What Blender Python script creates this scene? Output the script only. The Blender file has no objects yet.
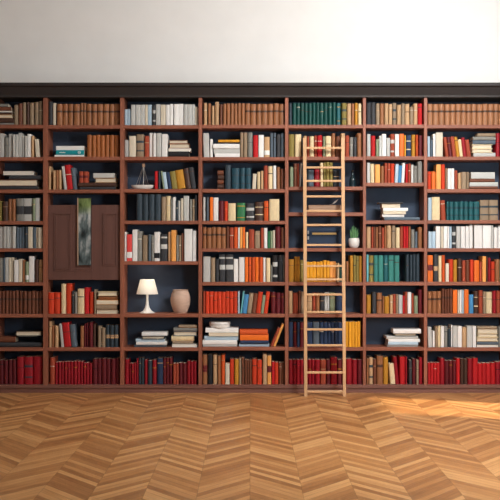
import bpy, math, random
from mathutils import Matrix, Vector

random.seed(7)
scene = bpy.context.scene
COL = scene.collection
PI = math.pi

# ------------------------------------------------------------------ camera
# 1 px of the photograph = 1 cm on the plane of the bookcase front (Y = 0)
CAM_D, EYE = 10.0, 1.43
cam = bpy.data.cameras.new('camera')
cam.sensor_width = 36.0
cam.lens = 36.0 * CAM_D * 100 / 500.0
cam_o = bpy.data.objects.new('camera', cam)
cam_o.location = (0, -CAM_D, EYE)
cam_o.rotation_euler = (PI / 2, 0, 0)
COL.objects.link(cam_o)
scene.camera = cam_o

# ------------------------------------------------------------------ world, sun, area lights, exposure
world = bpy.data.worlds.new('world')
scene.world = world
world.use_nodes = True
wn = world.node_tree.nodes
bg = wn['Background']
sky = wn.new('ShaderNodeTexSky')
sky.sky_type = 'NISHITA'
sky.sun_disc = False
sky.sun_elevation = math.radians(45)
sky.sun_rotation = math.radians(100)
world.node_tree.links.new(sky.outputs[0], bg.inputs[0])
bg.inputs[1].default_value = 0.12


def add_light(name, kind, loc, target, energy, color, **kw):
    l = bpy.data.lights.new(name, kind)
    l.energy = energy
    l.color = color
    for k, v in kw.items():
        setattr(l, k, v)
    o = bpy.data.objects.new(name, l)
    o.location = loc
    d = Vector(target) - Vector(loc)
    o.rotation_euler = d.to_track_quat('-Z', 'Y').to_euler()
    COL.objects.link(o)
    return o


# daylight entering by the right-hand window: direct sun
add_light('sun', 'SUN', (8, -3.2, 9), (1.75, -0.9, 0), 6.0, (1.0, 0.84, 0.58), angle=math.radians(5))
# unseen key light near the ceiling, front right; added fills overhead, rear and right
add_light('unseen_key_light', 'AREA', (2.2, -3.2, 4.1), (1.0, 0, 0.7), 210, (1.0, 0.985, 0.965), shape='RECTANGLE', size=1.2, size_y=0.7)
add_light('added_overhead_fill', 'AREA', (0.3, -4.2, 4.12), (0.2, 0, 1.5), 16, (1.0, 0.98, 0.95), shape='RECTANGLE', size=2.0, size_y=0.9)  # added overhead fill, no fixture behind it
add_light('added_rear_fill', 'AREA', (0.5, -11.7, 2.2), (0.3, 0, 1.5), 18, (0.86, 0.94, 1.0), shape='RECTANGLE', size=3.6, size_y=2.4)  # added weak fill from behind the camera; the wall there has no window
add_light('added_side_fill', 'AREA', (2.5, -4.4, 1.9), (1.2, 0, 1.0), 84, (0.93, 0.97, 1.0), shape='RECTANGLE', size=1.2, size_y=1.6)  # added fill from front right to lift the recesses; no window stands here

vs = scene.view_settings
vs.view_transform = 'Standard'
vs.look = 'None'
vs.gamma = 1.0
vs.use_curve_mapping = False
vs.exposure = 0.0

# ------------------------------------------------------------------ helpers


def srgb(r, g, b):
    def f(c):
        c /= 255.0
        return c / 12.92 if c <= 0.04045 else ((c + 0.055) / 1.055) ** 2.4
    return (f(r), f(g), f(b), 1.0)


def X(px, Y=0.0):
    return (px - 250) / 100.0 * (CAM_D + Y) / CAM_D


def Z(py, Y=0.0):
    return EYE + (250 - py) / 100.0 * (CAM_D + Y) / CAM_D


class MB:
    """collects faces of one mesh"""

    def __init__(s):
        s.v, s.f = [], []

    def add(s, vs_, fs):
        n = len(s.v)
        s.v += [tuple(p) for p in vs_]
        s.f += [tuple(n + i for i in f) for f in fs]
        return s

    def box(s, x0, x1, y0, y1, z0, z1, bev=0.0):
        if bev <= 0:
            return s.add([(x0, y0, z0), (x1, y0, z0), (x1, y1, z0), (x0, y1, z0), (x0, y0, z1), (x1, y0, z1), (x1, y1, z1), (x0, y1, z1)],
                         [(3, 2, 1, 0), (4, 5, 6, 7), (0, 1, 5, 4), (1, 2, 6, 5), (2, 3, 7, 6), (3, 0, 4, 7)])
        # chamfered box: stacked loops of an octagonal outline
        b = bev

        def ring(i, z):
            a0, a1, c0, c1 = x0 + i, x1 - i, y0 + i, y1 - i
            return [(a0 + b, c0, z), (a1 - b, c0, z), (a1, c0 + b, z), (a1, c1 - b, z), (a1 - b, c1, z), (a0 + b, c1, z), (a0, c1 - b, z), (a0, c0 + b, z)]
        rings = [ring(b, z0), ring(0, z0 + b), ring(0, z1 - b), ring(b, z1)]
        return s.loft(rings)

    def loft(s, rings, cap=True):
        n = len(rings[0])
        vs_ = [p for r in rings for p in r]
        fs = []
        for k in range(len(rings) - 1):
            for i in range(n):
                j = (i + 1) % n
                fs.append((k * n + i, k * n + j, (k + 1) * n + j, (k + 1) * n + i))
        if cap:
            fs.append(tuple(reversed(range(n))))
            m = (len(rings) - 1) * n
            fs.append(tuple(m + i for i in range(n)))
        return s.add(vs_, fs)

    def prism_z(s, poly, z0, z1):
        return s.loft([[(x, y, z0) for x, y in poly], [(x, y, z1) for x, y in poly]])

    def prism_y(s, poly, y0, y1):
        """poly in (x, z), counter-clockwise seen from the front (-Y)"""
        return s.loft([[(x, y1, z) for x, z in poly], [(x, y0, z) for x, z in poly]])

    def lathe(s, prof, seg=40, c=(0, 0, 0), cap=True):
        return s.loft([[(c[0] + r * math.cos(2 * PI * i / seg), c[1] + r * math.sin(2 * PI * i / seg), c[2] + z) for i in range(seg)] for r, z in prof], cap)

    def tube(s, pts, rad, seg=8):
        pts = [Vector(p) for p in pts]
        rings = []
        for i, p in enumerate(pts):
            d = (pts[min(i + 1, len(pts) - 1)] - pts[max(i - 1, 0)]).normalized()
            up = Vector((0, 1, 0)) if abs(d.y) < 0.9 else Vector((1, 0, 0))
            a = d.cross(up).normalized()
            b = d.cross(a).normalized()
            r = rad[i] if isinstance(rad, (list, tuple)) else rad
            rings.append([tuple(p + a * (r * math.cos(2 * PI * k / seg)) - b * (r * math.sin(2 * PI * k / seg))) for k in range(seg)])
        return s.loft(rings)

    def build(s, name, mat, parent=None, smooth=False):
        me = bpy.data.meshes.new(name)
        me.from_pydata(s.v, [], s.f)
        me.materials.append(mat)
        if smooth:
            me.polygons.foreach_set('use_smooth', [True] * len(me.polygons))
            try:
                me.set_sharp_from_angle(angle=math.radians(40))
            except Exception:
                pass
        me.update()
        o = bpy.data.objects.new(name, me)
        COL.objects.link(o)
        if parent is not None:
            o.parent = parent
        return o


def empty(name, loc, roty=0.0, rotz=0.0):
    o = bpy.data.objects.new(name, None)
    o.empty_display_size = 0.05
    o.location = loc
    o.rotation_euler = (0, roty, rotz)
    COL.objects.link(o)
    return o


def tag(o, label=None, cat=None, group=None, kind=None):
    if label:
        o['label'] = label
    if cat:
        o['category'] = cat
    if group:
        o['group'] = group
    if kind:
        o['kind'] = kind
    return o


# ------------------------------------------------------------------ materials
def mat(name, rgb, rough=0.6, var=0.12, scale=(40, 40, 40), objvar=0.0, bump=0.0, spec=0.35, metallic=0.0, hue=0.0):
    m = bpy.data.materials.new(name)
    m.use_nodes = True
    nt = m.node_tree
    N, L = nt.nodes, nt.links
    p = N['Principled BSDF']
    p.inputs['Roughness'].default_value = rough
    p.inputs['Metallic'].default_value = metallic
    p.inputs['Specular IOR Level'].default_value = spec
    tc = N.new('ShaderNodeTexCoord')
    mp = N.new('ShaderNodeMapping')
    mp.inputs['Scale'].default_value = scale
    L.new(tc.outputs['Object'], mp.inputs[0])
    vec = mp.outputs[0]
    oi = None
    if objvar or hue:
        oi = N.new('ShaderNodeObjectInfo')
        ad = N.new('ShaderNodeVectorMath')
        ad.operation = 'ADD'
        sc_ = N.new('ShaderNodeVectorMath')
        sc_.operation = 'SCALE'
        sc_.inputs[0].default_value = (37, 11, 23)
        L.new(oi.outputs['Random'], sc_.inputs['Scale'])
        L.new(vec, ad.inputs[0])
        L.new(sc_.outputs[0], ad.inputs[1])
        vec = ad.outputs[0]
    nz = N.new('ShaderNodeTexNoise')
    nz.inputs['Detail'].default_value = 4
    nz.inputs['Scale'].default_value = 1.0
    L.new(vec, nz.inputs['Vector'])
    mr = N.new('ShaderNodeMapRange')
    mr.inputs[1].default_value = 0.25
    mr.inputs[2].default_value = 0.75
    mr.inputs[3].default_value = 1 - var
    mr.inputs[4].default_value = 1 + var
    L.new(nz.outputs[0], mr.inputs[0])
    hs = N.new('ShaderNodeHueSaturation')
    hs.inputs['Color'].default_value = srgb(*rgb)
    if objvar:
        m2 = N.new('ShaderNodeMapRange')
        m2.inputs[3].default_value = 1 - objvar
        m2.inputs[4].default_value = 1 + objvar
        L.new(oi.outputs['Random'], m2.inputs[0])
        mu = N.new('ShaderNodeMath')
        mu.operation = 'MULTIPLY'
        L.new(m2.outputs[0], mu.inputs[0])
        L.new(mr.outputs[0], mu.inputs[1])
        L.new(mu.outputs[0], hs.inputs['Value'])
    else:
        L.new(mr.outputs[0], hs.inputs['Value'])
    L.new(hs.outputs[0], p.inputs['Base Color'])
    if bump:
        bp = N.new('ShaderNodeBump')
        bp.inputs['Strength'].default_value = bump
        bp.inputs['Distance'].default_value = 0.002
        L.new(nz.outputs[0], bp.inputs['Height'])
        L.new(bp.outputs[0], p.inputs['Normal'])
    return m


def wood(name, rgb, axis, rough=0.45, k=0.22):
    sc_ = [28, 28, 28]
    sc_['xyz'.index(axis)] = 1.6
    return mat(name, rgb, rough, k, tuple(sc_), 0.06, 0.15)


M = {}
M['wood_upright'] = wood('walnut_upright', (146, 90, 69), 'z')
M['wood_shelf'] = wood('walnut_shelf', (146, 90, 69), 'x')
M['wood_plinth'] = wood('walnut_plinth', (124, 84, 72), 'x')
M['door_wood'] = wood('door_wood', (104, 72, 64), 'z', 0.5, 0.16)
M['navy'] = mat('navy_back_panel', (64, 78, 98), 0.7, 0.15, (6, 6, 6))
M['charcoal'] = mat('charcoal_cornice', (50, 45, 44), 0.6, 0.08, (3, 3, 3))
M['plaster'] = mat('white_plaster', (240, 240, 238), 0.85, 0.02, (5, 5, 5), bump=0.05)
M['greige'] = mat('greige_plaster', (150, 142, 134), 0.85, 0.03, (5, 5, 5), bump=0.05)
M['page'] = mat('page_paper', (222, 210, 186), 0.9, 0.10, (8, 8, 260), 0.05)
M['pale_page'] = mat('pale_page_paper', (232, 228, 216), 0.9, 0.08, (8, 8, 260), 0.04)
M['birch'] = wood('pale_ladder_wood', (206, 164, 120), 'z', 0.45, 0.12)
M['birch_rung'] = wood('pale_rung_wood', (212, 170, 126), 'x', 0.45, 0.12)
M['white_ceramic'] = mat('white_ceramic', (232, 230, 224), 0.3, 0.03, (10, 10, 10), spec=0.5)
M['vase_clay'] = mat('vase_clay', (206, 176, 156), 0.7, 0.10, (14, 14, 60), bump=0.1)
M['metal'] = mat('dull_steel', (165, 160, 155), 0.4, 0.05, (30, 30, 30), metallic=0.8)
M['brass'] = mat('dull_brass', (205, 170, 105), 0.4, 0.08, (60, 60, 60), metallic=0.3)
M['leaf'] = mat('leaf_green', (92, 138, 92), 0.5, 0.25, (60, 60, 20))
M['soil'] = mat('potting_soil', (50, 38, 30), 0.95, 0.3, (90, 90, 90))
M['dark_glass'] = mat('dark_bottle_glass', (26, 44, 50), 0.15, 0.05, (9, 9, 9), spec=0.6)
M['kraft'] = mat('kraft_board', (176, 146, 122), 0.8, 0.06, (9, 9, 60))
M['box_navy'] = mat('navy_box_board', (30, 48, 72), 0.6, 0.12, (14, 14, 14))
M['feather'] = mat('feather_white', (205, 200, 192), 0.8, 0.1, (80, 80, 80))

# code: (name in labels, sRGB, binding, gloss)
PAL = {
    'W': ('white', (234, 234, 231), 'paperback'), 'I': ('ivory', (212, 203, 182), 'paperback'),
    'C': ('cream', (226, 206, 164), 'cloth'), 'LG': ('pale grey', (190, 192, 188), 'paperback'),
    'G': ('grey', (134, 134, 128), 'cloth'), 'DG': ('charcoal', (58, 60, 64), 'cloth'),
    'K': ('black', (30, 30, 33), 'cloth'), 'T': ('tan', (154, 102, 66), 'leather'),
    'TL': ('light tan', (164, 114, 79), 'leather'), 'TO': ('amber tan', (160, 95, 49), 'leather'),
    'B': ('brown', (112, 66, 46), 'leather'), 'DB': ('dark brown', (76, 52, 42), 'leather'),
    'TP': ('taupe', (152, 132, 108), 'cloth'), 'TN': ('beige', (196, 160, 120), 'cloth'),
    'O': ('orange', (232, 112, 30), 'paperback'), 'DO': ('burnt orange', (204, 84, 34), 'cloth'),
    'RO': ('orange red', (204, 62, 30), 'cloth'), 'LO': ('apricot', (238, 166, 86), 'paperback'),
    'R': ('red', (186, 25, 30), 'cloth'), 'CR': ('crimson', (150, 20, 34), 'leather'),
    'DR': ('maroon', (98, 24, 32), 'leather'), 'RU': ('rust', (160, 70, 46), 'cloth'),
    'PK': ('coral', (222, 76, 74), 'paperback'), 'Y': ('yellow', (228, 160, 34), 'paperback'),
    'OC': ('ochre', (184, 130, 40), 'cloth'), 'OL': ('olive', (136, 122, 62), 'cloth'),
    'GN': ('green', (46, 118, 76), 'leather'), 'TG': ('bottle green', (16, 74, 68), 'leather'),
    'TQ': ('turquoise', (24, 150, 160), 'paperback'), 'PT': ('petrol', (34, 72, 86), 'leather'), 'TE': ('teal', (36, 98, 104), 'leather'), 'AG': ('sea green', (58, 130, 122), 'cloth'),
    'AQ': ('aqua', (104, 178, 186), 'paperback'), 'LB': ('pale blue', (172, 196, 212), 'paperback'),
    'BL': ('blue', (70, 136, 184), 'cloth'), 'NV': ('navy', (38, 56, 86), 'cloth'),
    'SL': ('slate', (88, 102, 114), 'cloth'), 'SG': ('sage', (136, 150, 122), 'cloth'),
    'DT': ('dark slate', (50, 64, 74), 'leather'),
}
BM = {}
for k, (nm, rgb, bind) in PAL.items():
    rough = {'paperback': 0.5, 'cloth': 0.7, 'leather': 0.5}[bind]
    BM[k] = mat(nm.replace(' ', '_') + '_' + bind, rgb, rough, {'paperback': 0.05, 'cloth': 0.10, 'leather': 0.13}[bind],
                {'paperback': (12, 12, 12), 'cloth': (50, 50, 22), 'leather': (45, 45, 16)}[bind], 0.09, {'paperback': 0, 'cloth': 0.12, 'leather': 0.25}[bind])

# ------------------------------------------------------------------ the room
XL, XR = X(-20), X(511)
YB, ZC = -12.2, 4.25


def floor_material():
    m = bpy.data.materials.new('chevron_parquet')
    m.use_nodes = True
    nt = m.node_tree
    N, L = nt.nodes, nt.links
    p = N['Principled BSDF']
    p.inputs['Roughness'].default_value = 0.38
    tc = N.new('ShaderNodeTexCoord')
    sp = N.new('ShaderNodeSeparateXYZ')
    L.new(tc.outputs['Object'], sp.inputs[0])

    def math_(op, a, b=None):
        n = N.new('ShaderNodeMath')
        n.operation = op
        for i, q in enumerate((a, b)):
            if q is None:
                continue
            if isinstance(q, (int, float)):
                n.inputs[i].default_value = q
            else:
                L.new(q, n.inputs[i])
        return n.outputs[0]
    W_, PW, SL_ = 0.31, 0.085, 1.25
    col = math_('DIVIDE', sp.outputs[0], W_)
    cid = math_('FLOOR', col)
    pp = math_('PINGPONG', sp.outputs[0], W_)
    v = math_('DIVIDE', math_('ADD', sp.outputs[1], math_('MULTIPLY', pp, SL_)), PW)
    pid = math_('FLOOR', v)
    cmb = N.new('ShaderNodeCombineXYZ')
    L.new(cid, cmb.inputs[0])
    L.new(pid, cmb.inputs[1])
    wn_ = N.new('ShaderNodeTexWhiteNoise')
    L.new(cmb.outputs[0], wn_.inputs['Vector'])
    # grain along each plank
    alt = math_('SUBTRACT', math_('MULTIPLY', math_('PINGPONG', cid, 1.0), 2.0), 1.0)
    gx = math_('MULTIPLY', math_('ADD', math_('MULTIPLY', sp.outputs[0], 1.0), math_('MULTIPLY', math_('MULTIPLY', sp.outputs[1], alt), 1.0)), 2.0)
    gc = N.new('ShaderNodeCombineXYZ')
    L.new(gx, gc.inputs[0])
    L.new(math_('MULTIPLY', v, 4.0), gc.inputs[1])
    L.new(math_('MULTIPLY', wn_.outputs[0], 30), gc.inputs[2])
    nz = N.new('ShaderNodeTexNoise')
    nz.inputs['Scale'].default_value = 1.6
    nz.inputs['Detail'].default_value = 5
    L.new(gc.outputs[0], nz.inputs['Vector'])
    mixv = math_('ADD', math_('ADD', math_('MULTIPLY', wn_.outputs[0], 0.52), 0.0), math_('MULTIPLY', nz.outputs[0], 0.6))
    cr = N.new('ShaderNodeValToRGB')
    e = cr.color_ramp.elements
    e[0].position, e[0].color = 0.12, srgb(136, 86, 46)
    e[1].position, e[1].color = 0.95, srgb(228, 176, 116)
    q = e.new(0.55)
    q.color = srgb(190, 134, 80)
    L.new(mixv, cr.inputs[0])
    fr = math_('FRACT', v)
    ed = math_('MINIMUM', fr, math_('SUBTRACT', 1.0, fr))
    fc = math_('FRACT', col)
    edc = math_('MULTIPLY', math_('MINIMUM', fc, math_('SUBTRACT', 1.0, fc)), 6.0)
    edge = math_('MINIMUM', ed, edc)
    mr = N.new('ShaderNodeMapRange')
    mr.inputs[1].default_value = 0.0
    mr.inputs[2].default_value = 0.06
    mr.inputs[3].default_value = 0.6
    mr.inputs[4].default_value = 1.0
    L.new(edge, mr.inputs[0])
    hs = N.new('ShaderNodeHueSaturation')
    L.new(cr.outputs[0], hs.inputs['Color'])
    L.new(mr.outputs[0], hs.inputs['Value'])
    L.new(hs.outputs[0], p.inputs['Base Color'])
    return m


def struct(name, mb, m):
    return tag(mb.build(name, m), kind='structure')


struct('floor', MB().box(XL - .2, XR + .2, YB - .2, 0.5, -0.1, 0), floor_material())
struct('ceiling', MB().box(XL - .2, XR + .2, YB - .2, 0.5, ZC, ZC + .1), M['plaster'])
struct('wall_back', MB().box(XL - .2, XR + .2, 0.33, 0.5, 0, ZC), M['plaster'])
struct('wall_left', MB().box(XL - .15, XL, YB, 0.33, 0, ZC), M['greige'])
WY0, WY1, WZ0, WZ1 = -1.8, -0.75, 0.2, 2.2        # right window opening
wr = MB()
wr.box(XR, XR + .15, YB, WY0, 0, ZC).box(XR, XR + .15, WY1, 0.33, 0, ZC)
wr.box(XR, XR + .15, WY0, WY1, 0, WZ0).box(XR, XR + .15, WY0, WY1, WZ1, ZC)
struct('wall_right', wr, M['greige'])
wf = MB()
for a, b in ((WY0, WY0 + .05), (WY1 - .05, WY1), ((WY0 + WY1) / 2 - .015, (WY0 + WY1) / 2 + .015)):
    wf.box(XR + .05, XR + .1, a, b, WZ0, WZ1)
wf.box(XR + .05, XR + .1, WY0, WY1, WZ0, WZ0 + .05).box(XR + .05, XR + .1, WY0, WY1, WZ1 - .05, WZ1)
struct('window_1', wf, M['white_ceramic'])
struct('wall_front', MB().box(XL - .2, XR + .2, YB - .15, YB, 0, ZC), M['plaster'])

# ------------------------------------------------------------------ the bookcase
D = 0.29                       # inner depth
case = tag(empty('bookcase', (0, 0, 0)), 'wall-filling walnut bookcase with navy back panels and dark cornice', 'bookcase')
UP = [(-6, -2.5), (43, 47.4), (120, 124), (198.4, 202), (285, 288.5), (363, 366), (424, 427.3), (506, 509.5)]
ZTOP = Z(97.5)
for a, b in UP:
    MB().box(X(a), X(b), 0, D, Z(385), ZTOP, 0.002).build('upright', M['wood_upright'], case)
SH = {
    1: [124.6, 157, 189.5, 221, 248.2, 282.2, 314, 347.5],
    2: [124.9, 156.6, 189.5, 314, 347.5],
    3: [125, 156.6, 189, 220.6, 261.2, 313.8, 347.5],
    4: [124.6, 157, 188.9, 220.7, 248.2, 282, 313.8, 347],
    5: [124.6, 156.5, 186.6, 212.4, 248, 282, 313.8, 347.3],
    6: [124.4, 156.1, 182.6, 220.4, 248, 281.9, 313.8, 347.2],
    7: [124.6, 156.5, 189, 220.1, 248.2, 281.8, 313.7, 347.5],
}
for bay, ys in SH.items():
    x0, x1 = X(UP[bay - 1][1]) + .0004, X(UP[bay][0]) - .0004
    for y in ys:
        MB().box(x0, x1, 0.004, D, Z(y + 3.6), Z(y), 0.002).build('shelf', M['wood_shelf'], case)
    MB().box(x0 - .015, x1 + .015, D, D + .015, Z(385), ZTOP).build('back_panel', M['navy'], case)
PLZ = Z(384.8)
bb = MB().box(X(-6), X(509.5), 0.0, D, PLZ - 0.035, PLZ, 0.002)
bb.build('bottom_board', M['wood_plinth'], case)
MB().box(X(-6), X(509.5), 0.012, D, 0.0, PLZ - 0.035).build('plinth', M['wood_plinth'], case)
# cornice: fascia, a sloping cove and a projecting cap
cor = MB().loft([[(X(-6), y, z) for y, z in ((D, ZTOP), (D, ZTOP + .135), (-0.085, ZTOP + .135), (-0.085, ZTOP + .105), (-0.06, ZTOP + .095), (-0.02, ZTOP + .02), (-0.02, ZTOP))],
                 [(X(509.5), y, z) for y, z in ((D, ZTOP), (D, ZTOP + .135), (-0.085, ZTOP + .135), (-0.085, ZTOP + .105), (-0.06, ZTOP + .095), (-0.02, ZTOP + .02), (-0.02, ZTOP))]])
cor.build('cornice', M['charcoal'], case)

# panelled door of the second bay
DY = 0.03
door = MB().box(X(47.6), X(119.8), DY, DY + .022, Z(280), Z(204.8), 0.002).build('door', M['door_wood'], case)
tag(door, 'brown panelled door closing the middle of the bay')


def panel_frame(mb, x0, x1, y0, y1, w):
    for k, (ww, t) in enumerate(((0, .007), (w * .55, .004))):
        a, b, c, d = X(x0) + ww, X(x1) - ww, Z(y1) + ww, Z(y0) - ww
        q = w * .4
        mb.box(a, b, DY - t, DY, d - q, d, .0012).box(a, b, DY - t, DY, c, c + q, .0012)
        mb.box(a, a + q, DY - t, DY, c + q, d - q, .0012).box(b - q, b, DY - t, DY, c + q, d - q, .0012)


for rect in ((53, 70.5, 213, 271), (102, 116.5, 213, 266), (70.5, 92, 206, 271)):
    mb = MB()
    panel_frame(mb, *rect, 0.03)
    mb.build('panel_moulding', M['door_wood'], door)
mb = MB().box(X(92) - .002, X(92) + .004, DY - .004, DY, Z(279.6), Z(205), .001).build('meeting_strip', M['door_wood'], door)

# ------------------------------------------------------------------ books
ORD = ['', 'first', 'second', 'third', 'fourth', 'fifth', 'sixth', 'seventh', 'eighth', 'ninth', 'tenth', 'eleventh', 'twelfth', 'thirteenth', 'fourteenth', 'fifteenth', 'sixteenth']
BAY = {1: 'far left bay', 2: 'panelled door bay', 3: 'table lamp bay', 4: 'bay left of ladder', 5: 'ladder bay', 6: 'bay right of ladder', 7: 'far right bay'}
KIND = {'leather': 'leather_bound_book', 'cloth': 'hardback_book', 'paperback': 'paperback_book'}
NOUN = {'leather': 'leather-bound book', 'cloth': 'cloth hardback', 'paperback': 'paperback'}


def spine_arc(w, sag, n=6):
    """front outline from (+w/2, sag) round to (-w/2, sag), y grows to the back"""
    return [(w / 2 * math.cos(PI * i / n), sag * (1 - math.sin(PI * i / n))) for i in range(n + 1)]


def make_book(code, w, h, d, loc, roty=0.0, band=None, lie=False, fore=False, parent_only=None):
    """w thickness, h height along the spine, d cover depth; spine faces -Y"""
    bind = PAL[code][2]
    if lie:
        root = empty(KIND[bind], loc, 0.0, roty)
    else:
        root = empty(KIND[bind], loc, roty)
    sag = {'leather': min(.46 * w, .016), 'cloth': min(.32 * w, .011), 'paperback': min(.12 * w, .003)}[bind]
    t = min({'leather': .003, 'cloth': .0028, 'paperback': .0012}[bind] * (1.7 if lie else 1), w * .2)

    def place(o):
        if lie:       # thickness becomes vertical, length runs along X; base at z=0
            R = Matrix.Translation((0, 0, w / 2)) @ Matrix.Rotation(PI / 2, 4, 'Y') @ Matrix.Translation((0, 0, -h / 2))
            if fore:
                R = R @ Matrix.Translation((0, d, 0)) @ Matrix.Rotation(PI, 4, 'X') @ Matrix.Translation((0, 0, -h))
            o.data.transform(R)
    out = spine_arc(w, sag)
    out = [(w / 2, d)] + out + [(-w / 2, d)]
    inn = [(w / 2 - t, d)] + [(x * (1 - 2 * t / w), y + t) for x, y in spine_arc(w, sag)] + [(-w / 2 + t, d)]
    n = len(out)
    mb = MB()
    vs_ = [(x, y, z) for z in (0, h) for x, y in out] + [(x, y, z) for z in (0, h) for x, y in inn]
    fs = []
    for i in range(n - 1):
        fs.append((i, n + i, n + i + 1, i + 1))                       # outer
        fs.append((2 * n + i, 2 * n + i + 1, 3 * n + i + 1, 3 * n + i))   # inner
        fs.append((i, i + 1, 2 * n + i + 1, 2 * n + i))               # bottom rim
        fs.append((n + i, 3 * n + i, 3 * n + i + 1, n + i + 1))       # top rim
    fs.append((0, 2 * n, 3 * n, n))
    fs.append((n - 1, 2 * n - 1, 4 * n - 1, 3 * n - 1))
    mb.add(vs_, fs)
    if bind == 'leather' and not lie and w > .012:                    # raised cords on the spine
        rib = [(x * 1.02, y - .0016) for x, y in spine_arc(w, sag)] + [(-w / 2 * .98, sag + .004), (w / 2 * .98, sag + .004)]
        for fz in (.12, .30, .50, .70, .88):
            mb.prism_z(list(reversed(rib)), h * fz - .0018, h * fz + .0018)
    o = mb.build('cover', BM[code], root, smooth=True)
    place(o)
    g = (.009 if fore else .003) if bind != 'paperback' else (.003 if fore else .0002)
    pb = MB().box(-w / 2 + t * 1.02, w / 2 - t * 1.02, sag + t * 1.1, d - g, g, h - g)
    o = pb.build('page_block', M['pale_page' if code in ('W', 'LG', 'LB', 'AQ') else 'page'], root)
    place(o)
    if band:
        lab = [(x * 1.012, y - .001) for x, y in spine_arc(w, sag)] + [(-w / 2 * .99, sag + .003), (w / 2 * .99, sag + .003)]
        for f0, f1 in band[1]:
            o = MB().prism_z(list(reversed(lab)), h * f0, h * f1).build('spine_label', BM[band[0]], root, smooth=True)
            place(o)
            tag(o, PAL[band[0]][0] + ' band on the spine')
    return root


BANDS = {          # name: (colour, ranges of the spine height)
    'b': ('DB', ((.60, .70),)), 'bk': ('K', ((.62, .70),)), 'bt': ('TN', ((.40, .56),)), 'bw': ('LG', ((.18, .26), (.58, .74))),
    'bc': ('C', ((.30, .35), (.70, .74))), 'br': ('DR', ((.42, .64),)), 'bs': ('LG', ((.45, .62), (.84, .90))), 'bd': ('DG', ((.30, .66),)),
    'bi': ('W', ((.12, .34),)), 'bn': ('K', ((.10, .28),)), 'bg': ('OC', ((.16, .2), (.8, .84))), 'bx': ('DT', ((.24, .30), (.62, .72))),
}
CELLS = []


def cell(bay, row, shelf_y, tile, books):
    CELLS.append((bay, row, shelf_y, tile, books))


T_A1, T_A2, T_A3, T_A4, T_A5, T_A6 = [(0, o, 10.0) for o in (94, 144, 194, 244, 290, 340)]
T_B1, T_B2, T_B3, T_B4 = [(44, o, 6.25) for o in (96, 160, 240, 312)]
T_C1, T_C2, T_C3, T_C4 = [(121, o, 6.25) for o in (96, 160, 240, 312)]
T_D1, T_D2, T_D3, T_D4, T_D5 = [(198, o, 5.319) for o in (94, 154, 220, 280, 320)]
T_E1, T_E2, T_E3, T_E4, T_E5 = [(284, o, 5.952) for o in (96, 156, 216, 276, 326)]
T_F1, T_F2, T_F3, T_F4, T_F5 = [(362, o, 7.353) for o in (96, 156, 216, 276, 322)]
T_H1, T_H2, T_H3, T_H4, T_H5 = [(424, o, 6.579) for o in (96, 156, 216, 276, 322)]

# upright:  x0 x1 top colour [nK] [lA] [band]      lying:  = x0 x1 top bottom colour [p = fore-edge to the front]
cell(1, 1, 124.6, T_A1, """= -20 140 288 306 G; = -20 135 240 287 DB; = -20 125 206 239 TN p; = -20 118 183 205 DB; = -20 120 168 182 LG p; = -20 110 126 167 B; = -20 80 96 125 G;
140 178 110 TP; 180 222 95 B; 225 262 85 TP; 265 293 80 DB; 296 337 90 TP; 345 386 80 TP; 389 424 70 TP""")
cell(1, 2, 157, T_A1, """-20 40 395 LG; 42 84 435 G; 86 124 400 LG; 126 150 405 LG; 151 180 405 LG; 181 220 390 LG; 221 245 415 LG; 246 270 420 LG; 271 310 400 W; 312 336 420 TN; 345 400 450 I l-4""")
cell(1, 3, 189.5, T_A2, """= -20 380 420 455 DG; = -20 370 356 419 B p; = 90 410 312 355 DG; = 30 330 270 311 LG p""")
cell(1, 4, 221, T_A3, """-15 20 70 OL; 22 78 75 DB; 80 115 50 T; 116 155 50 T; 160 236 45 G bd; 239 320 45 LG bd; 322 350 45 SG; 352 398 40 LG""")
cell(1, 5, 248.2, T_A3, """-20 30 325 LG; 31 157 325 LG n4; 160 185 335 SL; 186 215 335 SL; 216 245 330 SL; 246 277 330 DT; 279 324 330 I; 326 359 335 SL; 361 380 335 I; 381 424 335 I""")
cell(1, 6, 282.2, T_A4, """-20 30 140 G; 31 49 140 SL; 51 83 135 LG; 85 136 138 I n2; 140 184 160 W; 186 221 150 I; 223 246 160 T; 250 286 178 SG bi; 289 342 122 W; 345 386 155 DB; 388 425 158 TN""")
cell(1, 7, 314, T_A5, """-20 186 10 B n6 b; 190 425 14 B n6 b""")
cell(1, 8, 347.5, (0, 290, 10.0), """= -20 420 526 575 DG; = -20 155 468 525 B; = 175 375 460 525 DT p; = 155 415 410 459 K p""")
cell(1, 9, 384.8, T_A6, """-20 34 200 DR; 36 79 205 DR; 81 120 200 DR; 121 164 198 DR; 166 236 170 CR; 239 326 170 CR bx; 329 422 165 CR""")

cell(2, 1, 124.9, T_B1, """28 52 35 DG; 56 75 45 I; 78 223 50 T n4 b; 225 263 46 T n2 b; 265 474 50 T n6 b""")
cell(2, 2, 156.6, T_B1, """= 66 250 368 380 W; = 75 251 338 367 TQ; = 75 251 312 337 W; 267 467 245 TO n7""")
cell(2, 3, 189.5, T_B2, """23 42 40 TN; 55 72 65 TN; 74 90 65 T; 92 108 62 TN; 109 142 38 LG l-5; 127 180 30 R l-8; 168 208 48 SL l-6; = 222 446 168 184 DG; = 212 450 140 167 DB; 0 0 0 0; = 318 452 112 139 TN p; = 308 440 82 111 LG""")
cell(2, 4, 314, T_B3, """25 62 328 RO; 64 98 328 RO; 106 136 275 C; 138 172 272 RO; 174 188 318 DG; 190 207 325 G; 208 250 305 C; 252 281 298 R; 284 311 325 RO; 313 324 310 TP; = 328 463 438 460 I p; = 328 455 403 437 TP; = 326 464 374 402 LO p; = 340 460 349 373 T; = 334 458 322 348 C p""")
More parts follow.
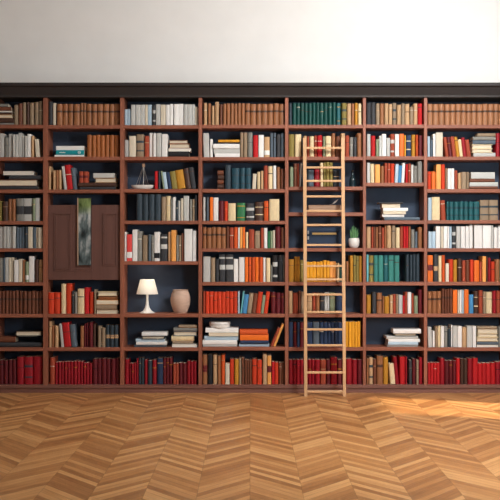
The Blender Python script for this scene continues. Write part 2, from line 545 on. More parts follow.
cell(2, 5, 347.5, T_B4, """30 46 60 TN; 48 65 85 T; 67 88 88 TN; 93 122 75 LG l-4; 112 166 65 R l-8; 163 206 78 SL l-6; 225 249 88 T; 250 263 75 DR; 264 279 68 DR; 281 305 65 DR; 307 322 75 DB; 335 358 88 TP; 360 382 100 TP; 384 467 82 DT n3 bt""")
cell(2, 6, 384.8, T_B4, """36 66 285 RU; 68 125 312 CR n3; 126 245 310 CR n6; 246 301 318 CR n3; 303 474 292 DR n6""")

cell(3, 1, 125, T_C1, """21 60 85 LB n2; 62 90 55 LG; 92 122 55 LG; 124 149 55 LG; 150 167 55 I; 168 194 55 LB; 196 216 55 DG bw; 218 246 52 LG; 248 279 55 I; 281 305 55 W; 306 327 50 W; 331 391 50 W n2; 393 443 52 LG n2; 444 461 52 LG; 462 480 68 I""")
cell(3, 2, 156.6, T_C1, """24 47 275 LG; 51 93 250 I; 95 144 240 TP bx; 146 176 250 RU; 178 219 232 W n2; 221 252 232 LG; 255 292 238 W; = 296 425 346 378 K; = 294 438 327 345 W p; = 300 428 298 326 T p; = 298 418 275 297 B p""")
cell(3, 3, 189, T_C2, """209 231 70 R; 233 247 70 DT; 247 273 68 SG l-5; 266 303 75 LB l-6; 290 330 75 NV l-6; 312 366 68 OL l-8; 352 422 58 OC l-9; 392 448 50 DB l-11; 420 472 44 DG l-11""")
cell(3, 4, 220.6, T_C2, """94 250 215 DT n4 bx; 252 280 230 TP; 282 310 225 C; 312 322 240 G; 324 341 232 W; 343 357 252 DT; 358 371 255 LG; 373 389 240 I; 391 425 225 LG; 428 444 245 G; 446 461 245 TP; 462 476 220 DG""")
cell(3, 5, 261.2, T_C2, """20 34 450 W; 36 69 465 PK bi; 71 102 435 W; 103 130 445 G; 133 168 470 TP; 170 188 465 SL; 189 206 470 G; 208 243 450 W bn; 246 289 462 DG bs; 293 313 450 TN; 314 344 438 LO; 346 360 470 G; 362 376 472 TP; 377 390 458 B; 396 445 432 W; 447 471 442 W""")
cell(3, 7, 347.5, T_C4, """= 84 281 205 222 SL; = 95 285 186 204 W; = 92 272 168 185 LB; = 130 270 150 167 DG p; = 130 287 126 149 W; = 318 476 200 219 LG p; = 322 450 182 199 TP; = 315 456 150 181 C; = 326 477 121 149 SL p; = 330 477 100 120 G; = 360 475 82 99 TP""")
cell(3, 8, 384.8, T_C4, """17 50 295 CR; 51 95 320 CR n3; 97 109 290 CR; 110 144 290 DT n2; 146 165 300 CR; 167 193 305 DT; 195 222 300 CR; 225 262 290 NV; 263 321 288 DR n3; 325 360 320 RU n2; 362 410 318 DR n2; 412 474 308 CR n3""")

cell(4, 1, 124.6, T_D1, """30 48 48 TN; 52 69 50 T; 72 87 62 TN; 90 111 42 TN; 115 131 55 B; 133 150 52 T; 151 250 50 T n5; 251 461 52 T n7 b""")
cell(4, 2, 157, T_D1, """26 62 208 LG l-2; 64 78 240 W; = 90 222 316 334 W; = 84 222 290 315 LG; = 80 221 265 289 W; = 96 221 256 264 K; = 108 221 243 255 Y; 224 240 205 TP; 241 263 205 TP; 265 290 205 G; 293 320 220 R; 322 350 218 W; 352 382 228 TN bi; 384 399 208 SL; 401 414 208 SL; 417 439 215 DG; 441 462 210 SL""")
cell(4, 3, 188.9, T_D2, """= 104 138 160 184 DB; = 104 136 136 159 B; = 106 138 112 135 DB; = 104 136 86 111 B; 142 176 60 DT; 178 221 75 PT bx; 223 283 75 PT n2 bx; 288 313 105 I l3; 315 331 95 C; 333 348 90 TN; 350 371 62 RU; 373 398 65 C; 400 416 62 W; 418 436 70 T; 437 461 80 B""")
cell(4, 4, 220.7, T_D2, """27 39 230 LG; 45 58 230 SL; 63 80 230 O; 82 108 232 W; 110 138 250 DR; 140 158 252 RO; 160 201 262 C; 205 252 260 GN bg; 256 299 262 DG bw; 302 348 255 DB bc; 350 375 250 DO; 379 433 240 C""")
cell(4, 5, 248.2, T_D3, """24 148 40 T n5 b; 150 166 35 B; 167 189 40 RU; 191 212 38 DO; 213 222 40 W; 223 236 38 LO; 237 251 38 O; 253 267 65 C; 270 300 50 RU; 301 330 58 TP; 333 350 42 RU; 351 369 42 W; 371 383 60 GN; 384 398 58 SG; 399 410 55 I; 411 439 35 DR; 441 461 40 B""")
cell(4, 6, 282, T_D3, """28 66 195 LG; 68 91 200 TP; 93 111 210 DG; 113 145 183 DG bs; 147 187 183 DG bs; 190 216 208 W; 218 247 198 W; 250 267 198 O; 268 285 198 DO; 286 304 198 DO; 305 323 198 O; 325 346 198 DO; 347 360 200 W; 362 385 202 C; 388 396 240 G; 397 424 188 K bw; 425 452 188 K; 453 464 190 G""")
cell(4, 7, 313.8, T_D4, """27 38 60 RU; 39 211 62 RO n8; 212 222 60 LB; 224 248 60 AQ l2; 240 280 75 BL l9; 264 303 68 TP l9; 288 327 70 B l8; 310 350 62 RO l8; 334 364 80 SG l7; 348 385 60 RO l8; 388 413 65 DR; 414 440 68 DR; 442 461 70 DR""")
cell(4, 8, 347, T_D4, """= 27 208 342 357 LG; = 25 208 320 341 W; = 34 214 298 319 LB; = 56 215 280 297 I p; = 40 215 255 279 W; = 218 378 340 356 LB; = 224 376 322 339 NV; = 224 375 292 321 O; = 222 371 265 291 DO; 384 436 252 RU l22; 402 460 232 LO l22""")
cell(4, 9, 384.8, T_D5, """22 49 185 T br; 52 77 185 K; 80 101 185 TN; 103 122 190 T; 124 143 185 DO; 146 168 232 I; 170 192 208 RO; 194 216 208 OC; 218 231 200 TP; 232 247 200 B; 249 286 212 B n3; 288 313 208 RO; 315 340 212 RO; 344 366 182 TN; 369 390 190 LO br; 392 408 222 R; 409 428 225 RO; 431 461 228 B n2""")

cell(5, 1, 124.6, T_E1, """30 48 44 DT; 50 311 42 TG n11; 313 337 42 TE bg; 344 373 42 OL bx; 376 400 45 TN; 402 419 45 T; 421 440 42 OC; 442 461 45 C""")
cell(5, 2, 156.5, T_E1, """29 62 228 OL; 65 103 228 C; 118 136 238 TN; 138 151 240 RU; 153 179 240 C; 181 196 235 RU; 198 229 235 R; 232 245 240 SG; 247 281 238 C; 283 306 222 T; 309 336 240 B; 339 364 222 TN; 366 389 235 RU; 391 412 245 G; 414 433 245 DG; 435 463 222 T""")
cell(5, 3, 186.6, T_E2, """34 56 65 SG; 58 77 45 B; 78 91 45 RU; 88 108 42 W l3; 143 178 85 SL; 180 213 80 CR; 216 233 40 C; 235 250 40 OL; 251 291 38 OL n2; 293 330 85 DG""")
cell(5, 6, 282, T_E3, """28 61 258 OC; 63 95 242 OC; 97 116 262 OL; 135 232 272 Y n5; 234 272 265 Y n2; 273 309 270 LO n2; 313 330 280 C; 332 347 300 TG; 369 385 270 T; 392 412 235 OC; 413 446 235 OL n2; 447 466 238 OC""")
cell(5, 7, 313.8, T_E4, """29 52 90 TN; 54 84 100 RU; 86 100 90 B; 102 120 95 TP; 138 168 105 TN; 170 188 100 RU; 189 213 100 T; 216 240 100 DG; 241 270 98 LG n2; 273 305 98 SG; 307 346 100 NV""")
cell(5, 8, 347.3, T_E4, """28 54 275 NV; 56 75 275 DR; 76 93 275 NV; 95 118 275 DR; 134 170 275 NV; 172 211 275 SL; 213 260 275 NV n2; 261 320 275 NV n3; 321 346 275 NV; 367 455 272 Y n5""")
cell(5, 9, 384.8, T_E5, """29 118 200 CR n4; 121 184 200 CR n3; 186 215 200 CR; 217 250 200 RU; 252 277 200 DR; 279 316 186 CR; 318 345 200 DR; 347 368 200 CR; 370 405 195 CR; 407 436 200 CR; 438 466 200 DR""")

cell(6, 1, 124.4, T_F1, """34 100 50 DG n2; 103 130 55 TP; 132 163 55 T; 166 195 55 TN; 197 223 60 TN; 225 254 52 TP bx; 257 288 65 TN; 290 315 55 TP; 317 350 58 TN; 353 378 80 TP; 380 409 55 TN; 412 443 55 R""")
cell(6, 2, 156.1, T_F1, """37 63 280 LG; 66 99 292 R; 102 124 318 SG; 126 146 292 LG; 148 179 280 W; 181 207 308 LG; 209 241 280 RU bw; 243 273 280 W; 276 309 278 O; 312 323 290 Y; 325 362 288 NV bc; 364 393 285 OC; 396 412 285 DO; 414 446 290 DR""")
cell(6, 3, 182.6, T_F2, """37 61 50 LG; 63 92 58 C; 98 133 62 LO; 138 163 75 T; 165 185 52 RU; 187 208 52 RU; 210 238 55 RO; 240 272 58 LB l3; 264 297 70 BL l3; 290 319 52 W l3; 320 339 60 R; 341 359 55 RU; 361 379 65 LG; 381 406 72 G; 409 443 40 G""")
cell(6, 4, 220.4, T_F2, """= 165 425 449 474 SL; = 150 310 427 448 W; = 155 325 404 426 I p; = 155 338 381 403 W; = 145 282 351 380 I p; = 125 300 338 350 DG""")
cell(6, 5, 248, T_F3, """34 66 78 TN; 70 85 80 RU; 86 101 80 B; 102 118 82 T; 120 145 75 B; 146 165 85 RU; 166 182 70 T; 184 216 70 TN; 219 246 68 TP; 249 279 85 C; 281 302 72 RU; 304 323 75 R; 324 342 75 R; 343 359 75 T; 362 388 98 G; 390 409 115 SL; 412 443 82 T""")
cell(6, 6, 281.9, T_F3, """34 49 285 AQ; 51 85 290 OL bx; 87 118 290 AG; 120 158 290 AG; 160 193 290 TE; 195 236 290 AG; 238 276 290 AG; 322 348 285 DT; 350 425 282 DT n3 bx""")
cell(6, 7, 313.8, T_F4, """34 66 138 OC; 75 105 118 DG; 108 149 125 T b; 151 163 150 T; 165 201 150 OC; 205 228 140 TN; 229 250 135 RU; 251 268 135 TP; 270 299 142 LG; 300 315 145 R; 316 335 118 RU; 336 363 120 W; 365 381 130 RU; 384 412 148 SG; 414 443 100 DR""")
cell(6, 8, 347.2, T_F5, """= 188 410 168 185 LG; = 192 412 150 167 LB; = 194 426 126 149 W; = 180 412 104 125 LG; = 240 402 84 103 DG p; = 232 434 53 83 W""")
cell(6, 9, 384.8, T_F5, """34 50 268 T; 52 81 260 TN bx; 83 106 275 B; 108 156 250 T b; 158 193 258 OC; 196 247 305 C l-7; 230 276 255 CR l-3; 278 317 255 R; 319 333 255 CR; 345 368 280 DG; 370 396 270 DR; 400 418 280 TP; 420 446 260 CR""")

cell(7, 1, 124.6, T_H1, """24 533 52 TL n14 b""")
cell(7, 2, 156.5, T_H1, """24 40 265 LB; 42 58 290 SL; 60 76 250 W; 78 124 240 I; 127 163 270 RU l-3; 152 193 268 DR l-6; 177 218 265 RU l-7; 206 243 268 OC l-8; 230 266 285 C l-8; 250 290 272 CR l-9; 272 312 285 RU l-9; = 325 470 373 396 LG; = 315 452 346 372 C p; = 315 450 318 345 C p; = 320 470 290 317 SL; = 322 472 266 289 G; = 352 470 244 265 TP; 474 501 245 CR; 503 533 245 DR""")
cell(7, 3, 189, T_H2, """24 48 102 RO; 50 77 102 O; 80 112 55 LO; 113 139 55 RO; 141 154 80 TP; 156 177 82 W; 178 199 82 W; 201 222 95 RU; 224 244 112 TN; 246 282 105 TP; 283 296 105 TP; = 298 487 199 217 B; = 300 487 172 198 LG; = 302 467 149 171 B; = 310 467 106 148 LG""")
cell(7, 4, 220.1, T_H2, """27 51 275 LB; 53 106 270 C; 107 146 290 RU l-3; 148 165 300 TE bx; 167 197 300 TE bx; 199 231 300 TE bx; 233 262 300 TE bx; 263 293 300 TE bx; 295 325 300 TE bx; 327 367 300 TE bx; 369 428 290 TP bx; 430 489 290 TP bx""")
cell(7, 5, 248.2, T_H3, """29 52 102 LB; 53 76 102 LB; 78 108 68 W; 110 129 68 I; 130 152 68 W; 154 166 68 W; 167 183 70 LB; 185 211 68 DG bw; 213 241 68 LG; 243 273 68 W; 275 296 68 W; 298 321 58 W; 330 386 58 W; 388 441 60 W; 442 457 62 LG; 459 486 75 W; 488 531 62 W""")
cell(7, 6, 281.8, T_H3, """24 59 258 O br; 64 93 252 DG bt; 96 117 262 C; 118 139 258 DO; 142 165 312 I; 166 192 285 RO; 194 219 288 OC; 222 250 280 DB; 252 275 292 RU; 276 301 292 B; 303 328 288 RO; 330 363 292 O; 365 382 300 RU; 384 409 265 LO; 411 421 268 DB; 422 440 275 CR; 442 467 300 RO; 470 500 285 T; 502 532 290 SG""")
cell(7, 7, 313.7, T_H4, """24 115 100 T n3 b; 117 189 85 B n4 b; 190 220 92 O; 222 234 92 I; 235 248 92 W; 249 263 92 LB; 265 294 90 O; 296 327 122 BL; 329 359 100 DB bc; 362 388 95 RU; 390 408 105 TP; 410 449 105 C; 452 476 98 CR; 478 503 98 RU; 505 531 98 DR""")
cell(7, 8, 347.5, T_H5, """24 55 35 LG l-2; 57 71 60 W; 74 89 30 TP; 91 110 28 C; 111 133 28 W; 134 156 28 G; 158 177 45 DT; 178 187 20 W; 190 222 28 LG; 223 250 28 W; 252 281 35 TN; 283 318 28 LG; 320 344 28 W; = 347 490 150 166 LG p; = 347 490 127 149 SL; = 347 490 100 126 C p; = 352 486 74 99 C p; = 354 484 47 73 I p; = 350 480 29 46 TP; 492 508 30 G; 510 531 30 LG""")
cell(7, 9, 384.8, T_H5, """25 105 270 R n4; 106 137 238 CR; 138 212 255 DR n3; 213 238 240 R; 240 288 245 DB n2; 289 321 240 CR; 322 356 238 R; 358 470 270 R n4; 472 532 265 CR n2""")

SHELFN = {}
for bay, ys in SH.items():
    n = len(ys) + 1
    for r in range(1, n + 1):
        SHELFN[(bay, r)] = 'top' if r == 1 else ('bottom' if r == n else ORD[r])

rng = random.Random(11)
ROOTS = []
for bay, row, sy, (ox, oy, s), text in CELLS:
    zs = Z(sy) if sy < 384 else PLZ
    up, lying = [], []
    for tok in text.replace('\n', ' ').split(';'):
        a = tok.split()
        if not a or a[0] == '0':
            continue
        if a[0] == '=':
            x0, x1, t0, t1 = [float(q) for q in a[1:5]]
            lying.append((ox + x0 / s, ox + x1 / s, oy + t0 / s, oy + t1 / s, a[5], 'p' in a[6:]))
            continue
        x0, x1, t0 = [float(q) for q in a[:3]]
        n, lean, band = 1, 0.0, None
        for q in a[4:]:
            if q[0] == 'n' and q[1:].isdigit():
                n = int(q[1:])
            elif q[0] == 'l':
                lean = math.radians(float(q[1:]))
            else:
                band = BANDS[q]
        ws = [1 + rng.uniform(-.12, .12) if n > 1 else 1 for _ in range(n)]
        tot, acc = sum(ws), 0
        for k in range(n):
            q0 = x0 + (x1 - x0) * acc / tot
            acc += ws[k]
            q1 = x0 + (x1 - x0) * acc / tot
            up.append([ox + q0 / s, ox + q1 / s, oy + t0 / s + (rng.uniform(-.35, .35) if n > 1 else 0), a[3], lean, band])
    lo, hi = X(UP[bay - 1][1]) + .002, X(UP[bay][0]) - .002
    # ---- upright books; neighbours leaning the same way share one angle and are packed in their run
    plan, i = [], 0
    while i < len(up):
        j = i
        while j + 1 < len(up) and up[i][4] * up[j + 1][4] > 0:
            j += 1
        run = up[i:j + 1]
        if run[0][4] == 0:
            p0, p1, pt = run[0][:3]
            yf = rng.uniform(.022, .045)
            a0, a1 = max(X(p0, yf), lo), min(X(p1, yf), hi)
            if plan and plan[-1][5] > a0:
                a0 = plan[-1][5]
            plan.append(((a0 + a1) / 2, yf, zs + .0004, max(a1 - a0 - .0024, .004), Z(pt, yf) - zs, a1, 0.0))
            i += 1
            continue
        ang = sum(u[4] for u in run) / len(run)
        al = abs(ang)
        yf = rng.uniform(.024, .034)
        s0 = max(X(min(u[0] for u in run), yf), lo)
        s1 = min(X(max(u[1] for u in run), yf), hi)
        if plan and plan[-1][5] > s0:
            s0 = plan[-1][5]
        hs_, ws_ = [], []
        for u in run:
            hh = Z(u[2], yf) - zs
            w = max((X(u[1]) - X(u[0]) - hh * math.sin(al)) / math.cos(al), .014)
            hs_.append((hh - w * math.sin(al)) / math.cos(al))
            ws_.append(w)
        edge = (hs_[0] if ang < 0 else hs_[-1]) * math.sin(al)
        kf = min((s1 - s0 - edge - .002) / (sum(ws_) / math.cos(al)), 1.25)
        ws_ = [w * kf for w in ws_]
        x = s0 + (edge if ang < 0 else 0) + .0005
        for h_, w in zip(hs_, ws_):
            step = w / math.cos(al)
            cx = x + w * math.cos(al) / 2 if ang < 0 else x + step - w * math.cos(al) / 2
            plan.append((cx, yf, zs + .0004 + w / 2 * math.sin(al), w - .0012, h_, s1, ang))
            x += step
        i = j + 1
    for i, (cx, yf, cz, w, h, _e, lean) in enumerate(plan):
        code, band, al = up[i][3], up[i][5], abs(lean)
        d = min(max(h * rng.uniform(.62, .74), .13), D - yf - .012)
        loc = (cx, yf, cz)
        if band is None and w > .02 and PAL[code][2] != 'paperback' and code not in ('TO', 'T', 'TL') and rng.random() < .4:
            f = rng.choice((.60, .66, .72, .80))
            band = (rng.choice({'DR': ('OC', 'K'), 'CR': ('OC', 'DR', 'K')}.get(code, ('TN', 'DG', 'DB', 'I'))), ((f, f + rng.uniform(.012, .04)),))
            if band[0] == code:
                band = None
        root = make_book(code, w, h, d, loc, lean, band)
        nm, bind = PAL[code][0], PAL[code][2]
        same = [j for j, u in enumerate(up) if u[3] == code]
        nb = lambda j: (PAL[up[j - 1][3]][0] if j > 0 else None, PAL[up[j + 1][3]][0] if j + 1 < len(up) else None)
        where = SHELFN[(bay, row)] + ' shelf, ' + BAY[bay]
        size = 'leaning ' if al else ('slim ' if w < .022 and bind != 'leather' else ('thick ' if w > .055 else ''))
        mine = nb(i)
        if len(same) == 1:
            lab = size + nm + ' ' + NOUN[bind] + ', only ' + nm + ' upright on ' + where
        elif None not in mine and mine[0] != nm and mine[1] != nm and sum(1 for j in same if nb(j) == mine) == 1:
            lab = size + nm + ' ' + NOUN[bind].split('-')[0].split(' ')[0] + (' book' if bind != 'paperback' else '') + ' between ' + mine[0] + ' and ' + mine[1] + ' spines, ' + where
        else:
            k = same.index(i) + 1
            pos = ORD[k] if k <= len(same) / 2 + .5 else ('last' if k == len(same) else ORD[len(same) - k + 1] + '-last')
            lab = size + nm + ' ' + {'leather': 'leather', 'cloth': 'cloth', 'paperback': 'paperback'}[bind] + ' spine, ' + pos + ' ' + nm + ' from left, ' + where
        w_ = lab.split()
        if len(w_) > 16:
            lab = lab[len(size):] if size else lab
        tag(root, lab, 'book', 'books upright on the ' + where.replace(',', ' of the'))
        ROOTS.append(root)
    # ---- lying books: stacks are runs whose bottoms start on the shelf
    stacks = []
    for u in lying:
        if not stacks or u[3] > stacks[-1][-1][3] + .5:
            stacks.append([u])
        elif u[0] > stacks[-1][0][1] - 1 and u[3] > stacks[-1][0][2]:
            stacks.append([u])
        else:
            stacks[-1].append(u)
    for si, st in enumerate(stacks):
        zb = zs + .0004
        for k, (p0, p1, t0, t1, code, fore) in enumerate(st):
            yf = rng.uniform(.02, .04)
            a0, a1 = max(X(p0, yf), lo), min(X(p1, yf), hi)
            base = zb
            th = max(Z(t0, yf) - base, .008) if k else max(Z(t0, yf) - zs, .008)
            dd = min(max((a1 - a0) * .72, .14), D - yf - .03)
            # a paper band of a p-book shows between two thin boards
            root = make_book(code, th - .0006, a1 - a0, dd, ((a0 + a1) / 2, yf, base), rng.uniform(-.02, .02) if a1 - a0 < .25 and a0 > lo + .01 and a1 < hi - .01 else 0, None, True, fore)
            zb = base + th
            nm = PAL[code][0]
            which = 'only book' if len(st) == 1 else 'topmost book' if k == len(st) - 1 else 'lowest book' if k == 0 else ORD[k + 1] + ' book up'
            stn = 'in flat stack' if len(stacks) == 1 else ('in left stack' if si == 0 else 'in right stack')
            tag(root, nm + (' book, pages outward, ' if fore else ' book lying flat, ') + which.replace(' book', '') + ' ' + stn + ', ' + SHELFN[(bay, row)] + ' shelf, ' + BAY[bay], 'book', 'books lying on the ' + SHELFN[(bay, row)] + ' shelf of the ' + BAY[bay])
            ROOTS.append(root)
            if bay == 2 and row == 2 and code == 'TQ':       # white title strokes and round emblem on the teal spine
                hh = th - .0006
                mbk = MB()
                for q in range(5):
                    mbk.box(-.108 + q * .0125, -.098 + q * .0125, -.0012, .004, hh * .40, hh * (.62 if q % 2 else .56))
                mbk.build('title_mark', BM['W'], root)
                tag(root.children[-1], 'white title strokes')
                em = MB()
                seg = 20
                for r0, r1 in ((.013, .016), (.004, .008)):
                    ring = []
                    for rr, yy in ((r0, .004), (r1, .004), (r1, -.0012), (r0, -.0012)):
                        ring.append([(.092 + rr * math.cos(2 * PI * i / seg), yy, hh / 2 + min(1, hh / .034) * rr * .85 * math.sin(2 * PI * i / seg)) for i in range(seg)])
                    em.loft(ring + [ring[0]], cap=False)
                em.build('emblem', BM['W'], root)
                tag(root.children[-1], 'white round emblem')

# two short rust books standing on the flat pair (third shelf of the door bay)
zt = Z(160 + 140 / 6.25)
for q0, q1, ls in ((217, 244, 'left'), (246, 273, 'right')):
    a0, a1 = X(44 + q0 / 6.25, .03), X(44 + q1 / 6.25, .03)
    r = make_book('RU', a1 - a0 - .001, Z(160 + 70 / 6.25) - zt, .10, ((a0 + a1) / 2, .035, zt + .0006), 0, BANDS['br'])
    tag(r, ls + ' of two short rust books standing on flat books, third shelf, panelled door bay', 'book', 'short rust books on the flat pair')
    ROOTS.append(r)

# ------------------------------------------------------------------ ornaments
# table lamp
zl = Z(313.8)
lx, ly = X(121 + 164 / 6.25, .13), .13
lamp = tag(empty('table_lamp', (lx, ly, zl)), 'white table lamp with cone shade beside the round vase', 'lamp')
MB().lathe([(.078, .0005), (.080, .004), (.070, .009), (.045, .022), (.026, .050), (.016, .090), (.012, .14), (.011, .20), (.011, .245)], 40).build('base', M['white_ceramic'], lamp, True)
shade_m = bpy.data.materials.new('linen_shade')
shade_m.use_nodes = True
nt = shade_m.node_tree
pr = nt.nodes['Principled BSDF']
pr.inputs['Base Color'].default_value = srgb(246, 243, 236)
pr.inputs['Roughness'].default_value = 0.8
tr = nt.nodes.new('ShaderNodeBsdfTranslucent')
tr.inputs[0].default_value = srgb(248, 244, 236)
mx = nt.nodes.new('ShaderNodeMixShader')
mx.inputs[0].default_value = 0.4
nt.links.new(pr.outputs[0], mx.inputs[1])
nt.links.new(tr.outputs[0], mx.inputs[2])
nt.links.new(mx.outputs[0], nt.nodes['Material Output'].inputs[0])
MB().lathe([(.110, .192), (.072, .340), (.0705, .340), (.1085, .192), (.110, .192)], 48, cap=False).build('lamp_shade', shade_m, lamp, True)
MB().lathe([(.006, .2452), (.012, .247), (.014, .252), (.010, .257)], 20).build('bulb', shade_m, lamp, True)
pl = bpy.data.lights.new('lamp_bulb_light', 'POINT')
pl.energy = 0.75
pl.color = (1.0, 0.93, 0.83)
pl.shadow_soft_size = 0.02
plo = bpy.data.objects.new('lamp_bulb_light', pl)
plo.location = (lx, ly, zl + .282)
COL.objects.link(plo)

# round vase
vx = X(121 + 372 / 6.25, .13)
vase = tag(empty('vase', (vx, .13, zl)), 'round pale clay vase with fine rings beside the lamp', 'vase')
prof = [(.060, .0005), (.064, .004), (.078, .035), (.094, .080), (.101, .120), (.100, .155), (.092, .190), (.080, .218), (.074, .228), (.076, .234), (.070, .234), (.068, .226), (.086, .18), (.094, .12), (.07, .03), (.02, .012)]
MB().lathe(prof, 56).build('body', M['vase_clay'], vase, True)
MB().lathe([(.074, .2275), (.0785, .230), (.0785, .236), (.072, .2365), (.0695, .230), (.074, .2275)], 56, cap=False).build('rim', M['vase_clay'], vase, True)

# sailboat-like ornament: white dish under a tripod of wires
zb = Z(189)
bx = X(121 + 136 / 6.25, .08)
boat = tag(empty('boat_ornament', (bx, .08, zb)), 'white boat-shaped dish under grey wire mast and stays, third shelf', 'ornament')
rings = []
for k, (f, z) in enumerate(((.58, .0005), (.74, .006), (.92, .022), (1.0, .043), (.975, .043), (.85, .026), (.5, .012))):
    rings.append([(.117 * f * math.cos(2 * PI * i / 40), .055 * f * math.sin(2 * PI * i / 40), z) for i in range(40)])
MB().loft(rings).build('hull', M['white_ceramic'], boat, True)
top = (.008, 0, .252)
MB().tube([(.008, 0, .008), top], [.004, .003]).build('mast', M['metal'], boat, True)
for e in ((-.068, -.02, .034), (-.045, .02, .034), (.062, -.015, .034), (.035, .022, .034)):
    MB().tube([e, (top[0], 0, top[2] - .012)], .0022, 6).build('stay', M['metal'], boat, True)
MB().box(-.006, .022, -.006, .006, .225, .262, .002).build('masthead', M['kraft'], boat)

# small dark bottle behind the right rail of the ladder
btx = X(284 + 408 / 5.952, .12)
bt = tag(empty('bottle', (btx, .12, Z(186.6))), 'small dark glass bottle in shadow right of the ladder, third shelf', 'bottle')
MB().lathe([(.030, .0005), (.033, .004), (.033, .075), (.027, .095), (.012, .115), (.010, .148), (.0125, .150), (.0125, .156), (.006, .156)], 28).build('body', M['dark_glass'], bt, True)
MB().lathe([(.008, .1562), (.0095, .158), (.0095, .170), (.007, .172)], 20).build('stopper', M['soil'], bt, True)

# beige flat box with a curved quill standing on it
zq = Z(212.4)
q0, q1 = X(284 + 145 / 5.952, .03), X(284 + 340 / 5.952, .03)
bxr = tag(empty('flat_box', ((q0 + q1) / 2, .03, zq)), 'flat beige lidded box lying behind the ladder rungs', 'box')
hw = (q1 - q0) / 2
MB().box(-hw + .003, hw - .003, .003, .18, .0005, .05, .002).build('base', M['kraft'], bxr)
MB().box(-hw, hw, 0, .183, .040, .076, .003).build('lid', M['kraft'], bxr)
qr = tag(empty('quill', (X(284 + 270 / 5.952, .06), .06, zq + .0765)), 'thin curved pale quill lying on the beige flat box', 'quill')
pts = [(.0 + .09 * t, 0, .003 + .055 * t ** 1.8) for t in [i / 8 for i in range(9)]]
MB().tube(pts, [.0012 + .0006 * (i > 2) for i in range(9)], 6).build('shaft', M['feather'], qr, True)
vane = MB()
vane.loft([[(p[0] - .004 * f, -.0008, p[2] + .010 * f), (p[0] + .004 * f, -.0008, p[2] - .007 * f), (p[0] + .004 * f, .0008, p[2] - .007 * f), (p[0] - .004 * f, .0008, p[2] + .010 * f)] for p, f in zip(pts[3:], (.15, .6, .8, .7, .5, .1))])
vane.build('vane', M['feather'], qr)

# navy storage box with gilt label bar
z5 = Z(248)
q0, q1 = X(284 + 134 / 5.952, .03), X(284 + 337 / 5.952, .03)
nb_ = tag(empty('storage_box', ((q0 + q1) / 2, .03, z5)), 'dark navy storage box with gilt bar behind the ladder', 'box')
hw = (q1 - q0) / 2
hb = Z(216 + 66 / 5.952, .03) - z5
MB().box(-hw, hw, 0, .2, .0005, hb * .78, .003).build('base', M['box_navy'], nb_)
MB().box(-hw - .001, hw + .001, -.002, .202, hb * .78 + .001, hb, .003).build('lid', M['box_navy'], nb_)
xa, xb = X(284 + 168 / 5.952, .03) - (q0 + q1) / 2, X(284 + 313 / 5.952, .03) - (q0 + q1) / 2
za, zb_ = Z(216 + 111 / 5.952, .03) - z5, Z(216 + 99 / 5.952, .03) - z5
MB().box(xa, xb, -.004, .001, za, zb_, .001).build('label_bar', M['brass'], nb_)
for yy in (97, 130):
    zc = Z(216 + yy / 5.952, .03) - z5
    c = X(284 + 144 / 5.952, .03) - (q0 + q1) / 2
    MB().box(c - .008, c + .008, -.004, .001, zc - .018, zc + .016, .002).build('clasp', M['metal'], nb_)

# potted cactus
px_ = X(284 + 416 / 5.952, .11)
pot = tag(empty('potted_plant', (px_, .11, z5)), 'upright green succulent in round white pot right of ladder', 'plant')
MB().lathe([(.034, .0005), (.038, .003), (.052, .025), (.058, .055), (.056, .082), (.050, .100), (.047, .100), (.050, .08), (.048, .074)], 40).build('pot', M['white_ceramic'], pot, True)
MB().lathe([(.0485, .080), (.044, .086), (.02, .090)], 28).build('soil', M['soil'], pot, True)
for i, (dx, dy, hh, tx, r) in enumerate(((-.026, 0, .105, -.006, .010), (-.012, -.012, .135, -.003, .011), (.002, .006, .12, 0, .010), (.010, -.014, .125, .004, .011), (.024, -.002, .11, .009, .010), (.0, .018, .145, .0, .009), (.030, .012, .075, .012, .008))):
    seg, rg = 12, []
    for k in range(8):
        t = k / 7
        rad = r * (1, 1.1, 1.12, 1.08, 1.0, .85, .6, .15)[k]
        rg.append([(dx + tx * t * t * 2 + rad * (1 if j % 2 else .82) * math.cos(2 * PI * j / seg), dy + rad * (1 if j % 2 else .82) * math.sin(2 * PI * j / seg), .085 + hh * t) for j in range(seg)])
    MB().loft(rg).build('stem', M['leaf'], pot, True)

# white lidded tin on the left stack, eighth shelf of the bay left of the ladder
tx0, tx1 = X(198 + 58 / 5.319, .12), X(198 + 174 / 5.319, .12)
tz = Z(280 + 255 / 5.319, .03)
tin = tag(empty('lidded_tin', ((tx0 + tx1) / 2, .12, tz + .0008)), 'low round white lidded tin on the white book stack', 'tin')
rr = (tx1 - tx0) / 2
rr = min(rr, .108)
tin.location.y = .125
MB().lathe([(rr * .93, .0003), (rr * .96, .003), (rr * .96, .030), (rr * .9, .031)], 48).build('body', M['white_ceramic'], tin, True)
MB().lathe([(rr * .97, .0315), (rr, .034), (rr, .050), (rr * .97, .056), (rr * .6, .0585)], 48).build('lid', M['white_ceramic'], tin, True)

# narrow picture hung on the door
pm = bpy.data.materials.new('blurred_landscape')
pm.use_nodes = True
nt = pm.node_tree
N, L = nt.nodes, nt.links
tc = N.new('ShaderNodeTexCoord')
mp = N.new('ShaderNodeMapping')
mp.inputs['Scale'].default_value = (11, 1, 4.2)
L.new(tc.outputs['Object'], mp.inputs[0])
nz = N.new('ShaderNodeTexNoise')
nz.inputs['Scale'].default_value = 1.1
nz.inputs['Detail'].default_value = 3
L.new(mp.outputs[0], nz.inputs['Vector'])
cr = N.new('ShaderNodeValToRGB')
e = cr.color_ramp.elements
e[0].position, e[0].color = 0.36, srgb(34, 42, 44)
e[1].position, e[1].color = 0.66, srgb(200, 205, 204)
e.new(0.5).color = srgb(96, 110, 112)
L.new(nz.outputs[0], cr.inputs[0])
sp = N.new('ShaderNodeSeparateXYZ')
L.new(tc.outputs['Object'], sp.inputs[0])
mr = N.new('ShaderNodeMapRange')
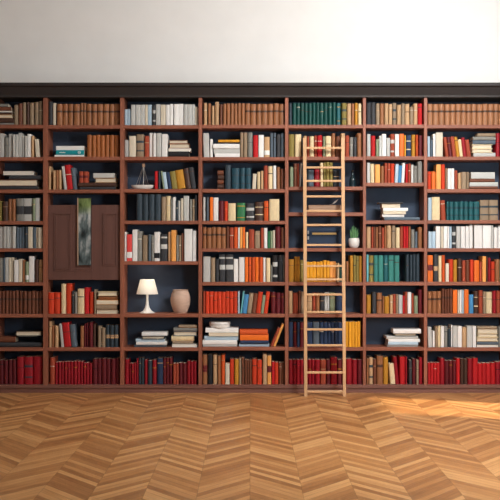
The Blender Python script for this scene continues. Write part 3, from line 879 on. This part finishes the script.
mr.inputs[1].default_value = 0.50
mr.inputs[2].default_value = 0.60
L.new(sp.outputs[2], mr.inputs[0])
g2 = N.new('ShaderNodeValToRGB')
e = g2.color_ramp.elements
e[0].position, e[0].color = 0.35, srgb(58, 74, 40)
e[1].position, e[1].color = 0.65, srgb(150, 172, 108)
L.new(nz.outputs[0], g2.inputs[0])
mx = N.new('ShaderNodeMixRGB')
L.new(mr.outputs[0], mx.inputs[0])
L.new(cr.outputs[0], mx.inputs[1])
L.new(g2.outputs[0], mx.inputs[2])
p = N['Principled BSDF']
p.inputs['Roughness'].default_value = 0.25
L.new(mx.outputs[0], p.inputs['Base Color'])
py_ = .006
x0, x1, z0, z1 = X(77.2, py_), X(91.2, py_), Z(265.4, py_), Z(198, py_)
pic = tag(empty('narrow_picture', ((x0 + x1) / 2, py_, z0)), 'tall narrow blurred green and grey landscape picture on the panelled door', 'picture')
hw, hh = (x1 - x0) / 2, z1 - z0
MB().box(-hw + .012, hw - .005, .002, .008, .003, hh - .003).build('canvas', pm, pic)
fr = MB().box(-hw, -hw + .011, 0, .014, 0, hh, .001)
tag(fr.build('frame_edge', M['kraft'], pic), 'pale left frame edge')
fr = MB().box(hw - .004, hw, 0, .014, 0, hh, .001).box(-hw + .011, hw - .004, 0, .014, 0, .004).box(-hw + .011, hw - .004, 0, .014, hh - .004, hh)
tag(fr.build('frame', M['charcoal'], pic), 'thin dark frame')

# ------------------------------------------------------------------ ladder
YB0, YT0 = -0.22, -0.022
lad = tag(empty('library_ladder', (X(324.5), YB0, 0)), 'pale wooden library ladder leaning against the bookcase shelves', 'ladder')


def lad_y(z):
    return YB0 + (YT0 - YB0) * z / 2.62


def lp(px, py):
    """point on the leaning plane of the ladder seen at (px, py)"""
    Y = YB0
    for _ in range(20):
        z = Z(py, Y)
        Y = lad_y(z)
    return X(px, Y), Y, Z(py, Y)


o0 = lad.location
for xt0, xt1, xb0, xb1 in ((302.9, 306.3, 304.2, 307.2), (341.0, 344.3, 342.9, 345.8)):
    mb = MB()
    t_, b_ = lp((xt0 + xt1) / 2, 138), lp((xb0 + xb1) / 2, 396)
    wt, wb = (xt1 - xt0) / 200, (xb1 - xb0) / 200
    th = .020
    rings = []
    zb_ = .0
    yb = lad_y(0)
    for (cx, cy, cz, w) in ((b_[0], yb, 0.0005, wb), (t_[0], t_[1], t_[2], wt)):
        rings.append([(cx - w - o0.x, cy - th - o0.y, cz), (cx + w - o0.x, cy - th - o0.y, cz), (cx + w - o0.x, cy + th - o0.y, cz), (cx - w - o0.x, cy + th - o0.y, cz)])
    mb.loft(rings)
    mb.build('rail', M['birch'], lad)
for y in (148, 167.6, 181, 196.5, 211, 225, 245, 266, 279.4, 294.5, 312, 329.4, 345.3, 372.4, 391.5):
    f = (y - 133) / 263
    a, b = lp(305.9 + 1.1 * f, y), lp(341.2 + 1.9 * f, y)
    MB().box(a[0] - o0.x, b[0] - o0.x, a[1] - .016 - o0.y, a[1] + .014 - o0.y, a[2] - .0105, a[2] + .0105, .003).build('rung', M['birch_rung'], lad)

from collections import Counter
cnt = Counter(r.name.split('.')[0] for r in ROOTS)
labs = Counter(r['label'] for r in ROOTS)
print('BOOKS', len(ROOTS), dict(cnt), 'dup labels', [k for k, v in labs.items() if v > 1][:20], 'long', [k for k in labs if len(k.split()) > 16][:10])
